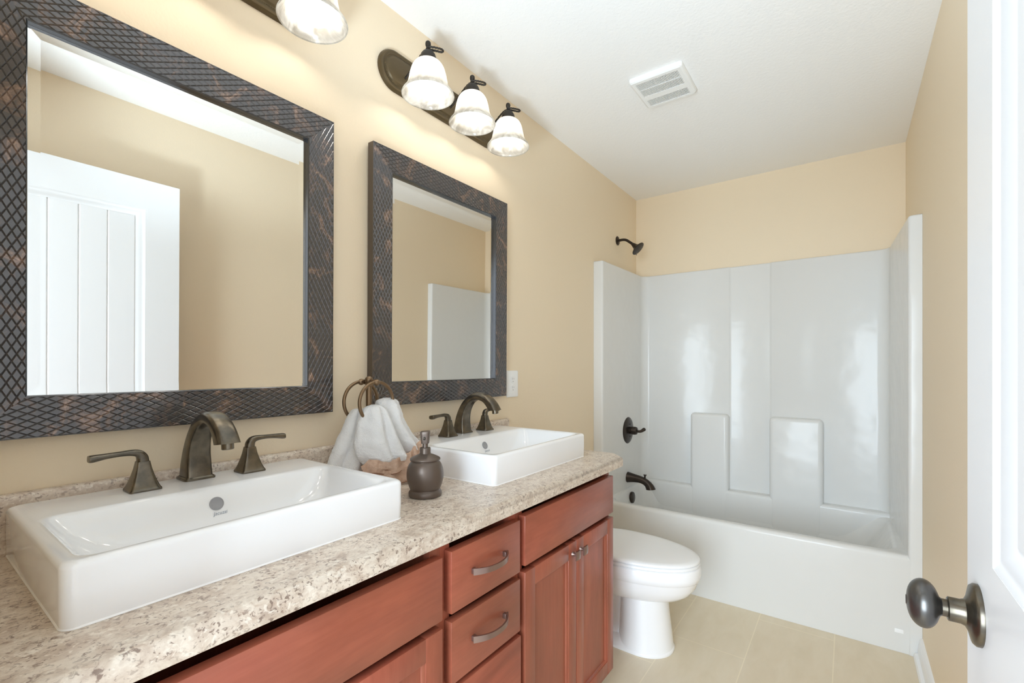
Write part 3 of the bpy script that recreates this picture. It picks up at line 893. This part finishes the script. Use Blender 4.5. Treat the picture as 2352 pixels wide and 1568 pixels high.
# flat face with two openings, as strips
for (a, c, e, g) in ((x0 + 0.0098, x1 - 0.0098, y0 + 0.0098, groups[0][0]), (x0 + 0.0098, x1 - 0.0098, groups[0][1], groups[1][0]), (x0 + 0.0098, x1 - 0.0098, groups[1][1], y1 - 0.0098), (x0 + 0.0098, gx0, groups[0][0], groups[0][1]), (gx1, x1 - 0.0098, groups[0][0], groups[0][1]), (x0 + 0.0098, gx0, groups[1][0], groups[1][1]), (gx1, x1 - 0.0098, groups[1][0], groups[1][1])):
    box(bm, a, c, e, g, zb, zb + 0.003)
mk('cover', bm, 'cover_plastic', t, 30)
bm = bmesh.new()
k = 34
for i in range(k):
    x = gx0 + (gx1 - gx0) * (i + 0.5) / k
    for e, g in groups:
        box(bm, x - 0.0014, x + 0.0014, e - 0.001, g + 0.001, zb + 0.0002, zb + 0.0075)
box(bm, gx0, gx1, 1.9575, 1.9600, zb + 0.0004, zb + 0.006)
mk('slats', bm, 'cover_plastic', t, 0)
bm = bmesh.new(); box(bm, gx0 - 0.004, gx1 + 0.004, groups[0][0] - 0.004, groups[1][1] + 0.004, zb + 0.0085, zb + 0.011)
mk('backing', bm, 'slot_shadow', t, 0)

# ------------------------------------------------------------------ bathtub with surround
TY0, TY1, TZ, SZ = 2.580, RL - 0.0005, 0.418, 1.866
tub = thing('bathtub', 'white one-piece bathtub with moulded surround walls', 'bathtub', (RW / 2, 2.93, 0))
bm = bmesh.new()
X0, X1 = 0.0006, RW - 0.0006
def tr(o, z, r=0.012): return rrect(X0 + min(o, 0.0), X1, TY0 + o, TY1 - 0.0, r, z, 8)
bx0, bx1, by0, by1 = 0.085, 1.418, 2.640, 3.196
def bs(l_, r_, f_, b_, z, rad): return rrect(bx0 + l_, bx1 - r_, by0 + f_, by1 - b_, rad, z, 8)
rings = [tr(0.004, 0.0004), tr(0.002, 0.05), tr(0.0, 0.30), tr(0.0, TZ - 0.020)]
for i in range(1, 6):
    a = PI / 2 * i / 5
    rings.append(tr(0.020 * (1 - math.cos(a)), TZ - 0.020 + 0.020 * math.sin(a)))
rings += [bs(-0.016, -0.016, -0.018, -0.010, TZ, 0.07), bs(-0.006, -0.006, -0.006, -0.004, TZ - 0.004, 0.08), bs(0, 0, 0, 0, TZ - 0.014, 0.09)]
rings += [bs(0.010, 0.040, 0.012, 0.008, TZ - 0.08, 0.11), bs(0.022, 0.11, 0.026, 0.020, TZ - 0.18, 0.13), bs(0.036, 0.18, 0.044, 0.036, TZ - 0.27, 0.14), bs(0.06, 0.23, 0.07, 0.06, TZ - 0.325, 0.14), bs(0.11, 0.29, 0.12, 0.11, TZ - 0.340, 0.10), bs(0.18, 0.36, 0.19, 0.17, TZ - 0.342, 0.05)]
loft(bm, rings)
for sgn, xw, xi in ((1, X0, 0.061), (-1, X1, 1.463)):     # end flanges run down to the floor
    pts = [(xw, TY0 + 0.04), (xw, TY0 - 0.0012)]
    pts += [(xi - sgn * (0.012 - 0.012 * math.sin(PI / 2 * i / 4)), TY0 - 0.0012 + 0.012 - 0.012 * math.cos(PI / 2 * i / 4)) for i in range(5)]
    pts.append((xi, TY0 + 0.04))
    prism(bm, pts, 'z', 0.0004, TZ - 0.0041)
mk('tub', bm, 'acrylic', tub, 50)

# surround: U-shaped liner
bm = bmesh.new()
BW = 3.236
def liner(z, off=0.0):
    """inner outline from front-left to front-right"""
    P = []
    fl, fr = 0.061, 1.463
    bl, brx = 0.071, 1.436
    r0, rc = 0.012, 0.055
    P.append((X0, TY0 - 0.0012 + off))
    for i in range(5):
        a = PI / 2 * i / 4
        P.append((fl - r0 + r0 * math.sin(a) - off, TY0 - 0.0012 + off + r0 - r0 * math.cos(a)))
    for i in range(9):
        a = PI / 2 * i / 8
        P.append((bl + rc - rc * math.cos(a) - off, BW - rc + rc * math.sin(a) + off))
    # centre panel slightly set back, edges softly stepped
    for x, d in ((0.632, 0), (0.637, 0.004), (0.642, 0.009), (0.648, 0.011), (0.862, 0.011), (0.868, 0.009), (0.873, 0.004), (0.878, 0)):
        P.append((x, BW + d + off))
    for i in range(9):
        a = PI / 2 * i / 8
        P.append((brx - rc + rc * math.sin(a) + off, BW - rc + rc * math.cos(a) + off))
    for i in range(5):
        a = PI / 2 * i / 4
        P.append((fr + r0 - r0 * math.cos(a) + off, TY0 - 0.0012 + off + r0 - r0 * math.sin(a)))
    P.append((X1, TY0 - 0.0012 + off))
    return [Vector((x, y, z)) for x, y in P]
def cap(z):
    P = liner(z)
    out = []
    for p in P:
        q = p.copy()
        if p.y < BW - 0.03 and p.x < 0.2: q.x = X0
        elif p.y < BW - 0.03 and p.x > 1.3: q.x = X1
        else:
            q.y = TY1
            if p.x < 0.1: q.x = X0 + (p.x - 0.07) * 0.3
            if p.x > 1.41: q.x = X1
        q.y = max(q.y, TY0 + 0.004)
        out.append(q)
    return out
rings = [liner(TZ - 0.004), liner(SZ - 0.010)]
for i in range(1, 5):
    a = PI / 2 * i / 4
    rings.append(liner(SZ - 0.010 + 0.010 * math.sin(a), 0.008 * (1 - math.cos(a))))
rings.append(cap(SZ))
loft(bm, rings, closed=False)
# moulded ledges on the long wall: two blocks either side of the centre panel
def ledge(xa, xb, zt):
    t2 = bmesh.new()
    box(t2, xa, xb, 3.178, BW + 0.012, 0.25, zt)
    e1 = [e for e in t2.edges if (all(v.co.z > zt - 1e-4 for v in e.verts) and not all(v.co.y > BW for v in e.verts)) or (all(v.co.y < 3.18 for v in e.verts) and abs(e.verts[0].co.z - e.verts[1].co.z) > 0.1)]
    bmesh.ops.bevel(t2, geom=e1, offset=0.024, segments=7, profile=0.5, affect='EDGES')
    merge(bm, t2)
ledge(0.408, 0.640, 0.918)
ledge(0.870, 1.140, 0.918)
# low shelf behind the basin
t2 = bmesh.new(); box(t2, 0.05, 1.455, 3.180, BW + 0.012, 0.25, 0.437)
e1 = [e for e in t2.edges if all(v.co.y < 3.19 and v.co.z > 0.43 for v in e.verts)]
bmesh.ops.bevel(t2, geom=e1, offset=0.018, segments=4, profile=0.5, affect='EDGES')
merge(bm, t2)
mk('surround', bm, 'acrylic', tub, 40)
# overflow cover at the tap end
bm = bmesh.new()
lathe(bm, [(0, 0), (0.036, 0), (0.0375, 0.003), (0.036, 0.012), (0.030, 0.015), (0, 0.016)], (0.092, 2.955, 0.357), (1, 0, 0.06), 32)
mk('overflow_cover', bm, 'bath_bronze', tub, 40)
bm = bmesh.new()
box(bm, 1.418, 1.448, TY0 - 0.0012, TY0 + 0.004, 0.084, 0.100, 0.001)
mk('maker_badge', bm, 'white_plastic', tub, 30)

# ------------------------------------------------------------------ shower fittings
XW = 0.064
t = thing('shower_valve', 'dark bronze round shower valve with lever, on the left surround wall', 'valve', (XW, 2.960, 0.80))
o = (XW, 2.960, 0.80)
bm = bmesh.new()
lathe(bm, [(0, 0.0004), (0.087, 0.0004), (0.088, 0.003), (0.082, 0.008), (0.060, 0.014), (0.040, 0.017), (0, 0.018)], o, (1, 0, 0), 48)
e = mk('escutcheon', bm, 'bath_bronze', t, 40)
for s in (-1, 1):
    bm = bmesh.new()
    lathe(bm, [(0, 0), (0.005, 0), (0.0045, 0.002), (0, 0.002)], (XW + 0.0165, 2.960, 0.80 + s * 0.040), (1, 0, 0), 12)
    mk('screw', bm, 'dark_hole', e, 40)
bm = bmesh.new()
lathe(bm, [(0.024, 0.016), (0.024, 0.026), (0.0245, 0.030), (0.0265, 0.032), (0.027, 0.050), (0.024, 0.062), (0.016, 0.067), (0, 0.067)], o, (1, 0, 0), 32, cap0=False)
hb = mk('hub', bm, 'bath_bronze', t, 40)
bm = bmesh.new()
tube(bm, spline([(XW + 0.062, 2.960, 0.798), (XW + 0.080, 2.962, 0.797), (XW + 0.095, 2.966, 0.802), (XW + 0.108, 2.970, 0.812)], 6), lambda s: 0.0085 + 0.0035 * s * s, 16)
lathe(bm, [(0, -0.011), (0.009, -0.007), (0.012, 0), (0.009, 0.007), (0, 0.011)], (XW + 0.109, 2.970, 0.812), (0.8, 0, 0.6), 18)
mk('lever', bm, 'bath_bronze', t, 60)

t = thing('tub_spout', 'dark bronze tub spout with diverter knob, below the shower valve', 'tub spout', (XW, 2.955, 0.488))
bm = bmesh.new()
path = spline([(XW + 0.0005, 0.488, 0.036), (XW + 0.018, 0.488, 0.0325), (XW + 0.050, 0.487, 0.027), (XW + 0.085, 0.484, 0.0235), (XW + 0.115, 0.476, 0.0225), (XW + 0.138, 0.461, 0.0235), (XW + 0.152, 0.443, 0.0275), (XW + 0.158, 0.430, 0.031)], 6)
rings = []
for i, (x, z, r) in enumerate(path):
    a, c = path[max(i - 1, 0)], path[min(i + 1, len(path) - 1)]
    tn = Vector((c[0] - a[0], 0, c[1] - a[1])).normalized()
    if i == 0: tn = Vector((1, 0, 0))
    if i > len(path) - 7: tn = tn.lerp(Vector((0.1, 0, -1)), (i - len(path) + 7) / 6).normalized()
    nn = Vector((-tn.z, 0, tn.x))
    rings.append([Vector((x, 2.955, z)) + nn * r * math.cos(2 * PI * j / 28) + Vector((0, r * math.sin(2 * PI * j / 28), 0)) for j in range(28)])
loft(bm, rings)
mk('spout', bm, 'bath_bronze', t, 50)
bm = bmesh.new()
lathe(bm, [(0, 0), (0.0065, 0), (0.0058, 0.012), (0.0055, 0.018), (0.0095, 0.024), (0.011, 0.0265), (0.010, 0.028), (0, 0.028)], (XW + 0.119, 2.955, 0.492), (0.05, 0, 1), 18)
mk('diverter_knob', bm, 'bath_bronze', t, 40)

t = thing('wall_shower', 'dark bronze shower head on a bent arm, above the surround', 'shower head', (0, 2.939, 2.07))
bm = bmesh.new()
lathe(bm, [(0, 0.0004), (0.030, 0.0004), (0.0305, 0.003), (0.026, 0.007), (0.016, 0.010), (0.0115, 0.012), (0, 0.012)], (0, 2.939, 2.07), (1, 0, 0), 28)
mk('flange', bm, 'bath_bronze', t, 40)
bm = bmesh.new()
tube(bm, spline([(0.006, 2.939, 2.070), (0.035, 2.939, 2.071), (0.060, 2.939, 2.066), (0.085, 2.939, 2.049), (0.112, 2.939, 2.027)], 6), 0.0088, 16)
mk('arm', bm, 'bath_bronze', t, 50)
ax = Vector((0.72, 0, -0.69)).normalized()
bm = bmesh.new()
lathe(bm, [(0, -0.004), (0.010, -0.004), (0.0125, 0.004), (0.0145, 0.012), (0.018, 0.024), (0.026, 0.036), (0.038, 0.044), (0.0465, 0.048), (0.047, 0.051), (0.043, 0.053), (0, 0.053)], Vector((0.108, 2.939, 2.030)), ax, 36)
mk('spray_head', bm, 'bath_bronze', t, 40)
bm = bmesh.new()
fo = Vector((0.108, 2.939, 2.030)) + ax * 0.0528
q = Vector((0, 0, 1)).rotation_difference(ax)
for rr, k in ((0.012, 6), (0.022, 12), (0.032, 18), (0.039, 24)):
    for i in range(k):
        p = fo + q @ Vector((rr * math.cos(2 * PI * i / k), rr * math.sin(2 * PI * i / k), 0))
        lathe(bm, [(0, 0), (0.0016, 0), (0.0012, 0.0016), (0, 0.0016)], p, ax, 6)
tube(bm, [fo + q @ Vector((0.036, 0.014, -0.002)), fo + q @ Vector((0.037, 0.016, 0.011))], 0.0022, 8)
mk('nozzles', bm, 'dark_bronze', t, 40)

# ------------------------------------------------------------------ toilet
TC = 2.012
tl = thing('toilet', 'white elongated toilet with closed lid beside the vanity', 'toilet', (0.42, TC, 0))
def oval(xb, xf, hw, z, yc=TC, k=56, xm=None):
    """egg outline: blunt back, long rounded front"""
    xm = xb + (xf - xb) * 0.42 if xm is None else xm
    pts = []
    for i in range(k):
        a = 2 * PI * i / k
        c, s = math.cos(a), math.sin(a)
        if c >= 0: x = xm + (xf - xm) * c; y = hw * math.copysign(abs(s) ** 0.98, s)
        else: x = xm + (xm - xb) * math.copysign(abs(c) ** 0.72, c); y = hw * math.copysign(abs(s) ** 0.9, s)
        pts.append(Vector((x, yc + y, z)))
    return pts
bm = bmesh.new()
# pedestal
loft(bm, [oval(0.14, 0.650, 0.116, 0.0004, xm=0.52), oval(0.14, 0.652, 0.117, 0.010, xm=0.52), oval(0.15, 0.647, 0.114, 0.016, xm=0.52), oval(0.20, 0.600, 0.080, 0.045, xm=0.50)])
loft(bm, [oval(0.415, 0.650, 0.116, 0.004, xm=0.52), oval(0.418, 0.647, 0.114, 0.016, xm=0.52), oval(0.421, 0.640, 0.110, 0.08, xm=0.52), oval(0.424, 0.630, 0.104, 0.16, xm=0.52), oval(0.426, 0.622, 0.100, 0.24, xm=0.52), oval(0.426, 0.618, 0.098, 0.29, xm=0.52)])
loft(bm, [oval(0.12, 0.52, 0.088, 0.02, xm=0.34), oval(0.13, 0.52, 0.070, 0.07, xm=0.34), oval(0.14, 0.52, 0.064, 0.16, xm=0.34), oval(0.14, 0.52, 0.080, 0.26, xm=0.34)])
mk('pedestal', bm, 'white_porcelain', tl, 60)
bm = bmesh.new()
loft(bm, [oval(0.25, 0.600, 0.090, 0.222), oval(0.22, 0.650, 0.118, 0.230), oval(0.20, 0.690, 0.142, 0.245), oval(0.18, 0.720, 0.160, 0.268), oval(0.17, 0.740, 0.172, 0.296), oval(0.165, 0.752, 0.179, 0.326), oval(0.163, 0.754, 0.180, 0.3300), oval(0.162, 0.7575, 0.1825, 0.3325), oval(0.16, 0.760, 0.184, 0.350), oval(0.16, 0.760, 0.185, 0.380), oval(0.162, 0.757, 0.182, 0.387), oval(0.17, 0.748, 0.174, 0.389)])
mk('bowl', bm, 'white_porcelain', tl, 60)
bm = bmesh.new()
loft(bm, [oval(0.215, 0.753, 0.179, 0.3905), oval(0.212, 0.757, 0.183, 0.393), oval(0.212, 0.757, 0.183, 0.401), oval(0.215, 0.754, 0.180, 0.4035)])
mk('seat', bm, 'white_plastic', tl, 50)
bm = bmesh.new()
loft(bm, [oval(0.215, 0.752, 0.178, 0.4055), oval(0.212, 0.757, 0.183, 0.408), oval(0.212, 0.757, 0.183, 0.413), oval(0.216, 0.752, 0.178, 0.4185), oval(0.235, 0.730, 0.160, 0.4215), oval(0.30, 0.65, 0.10, 0.4235), oval(0.40, 0.52, 0.03, 0.424)])
mk('lid', bm, 'white_plastic', tl, 50)
bm = bmesh.new()
box(bm, 0.012, 0.215, TC - 0.215, TC + 0.215, 0.375, 0.735, 0.02, 4); box(bm, 0.10, 0.24, TC - 0.11, TC + 0.11, 0.20, 0.388, 0.02, 3)
mk('tank', bm, 'white_porcelain', tl, 40)
bm = bmesh.new(); box(bm, 0.008, 0.222, TC - 0.222, TC + 0.222, 0.736, 0.765, 0.010, 3)
mk('tank_lid', bm, 'white_porcelain', tl, 40)
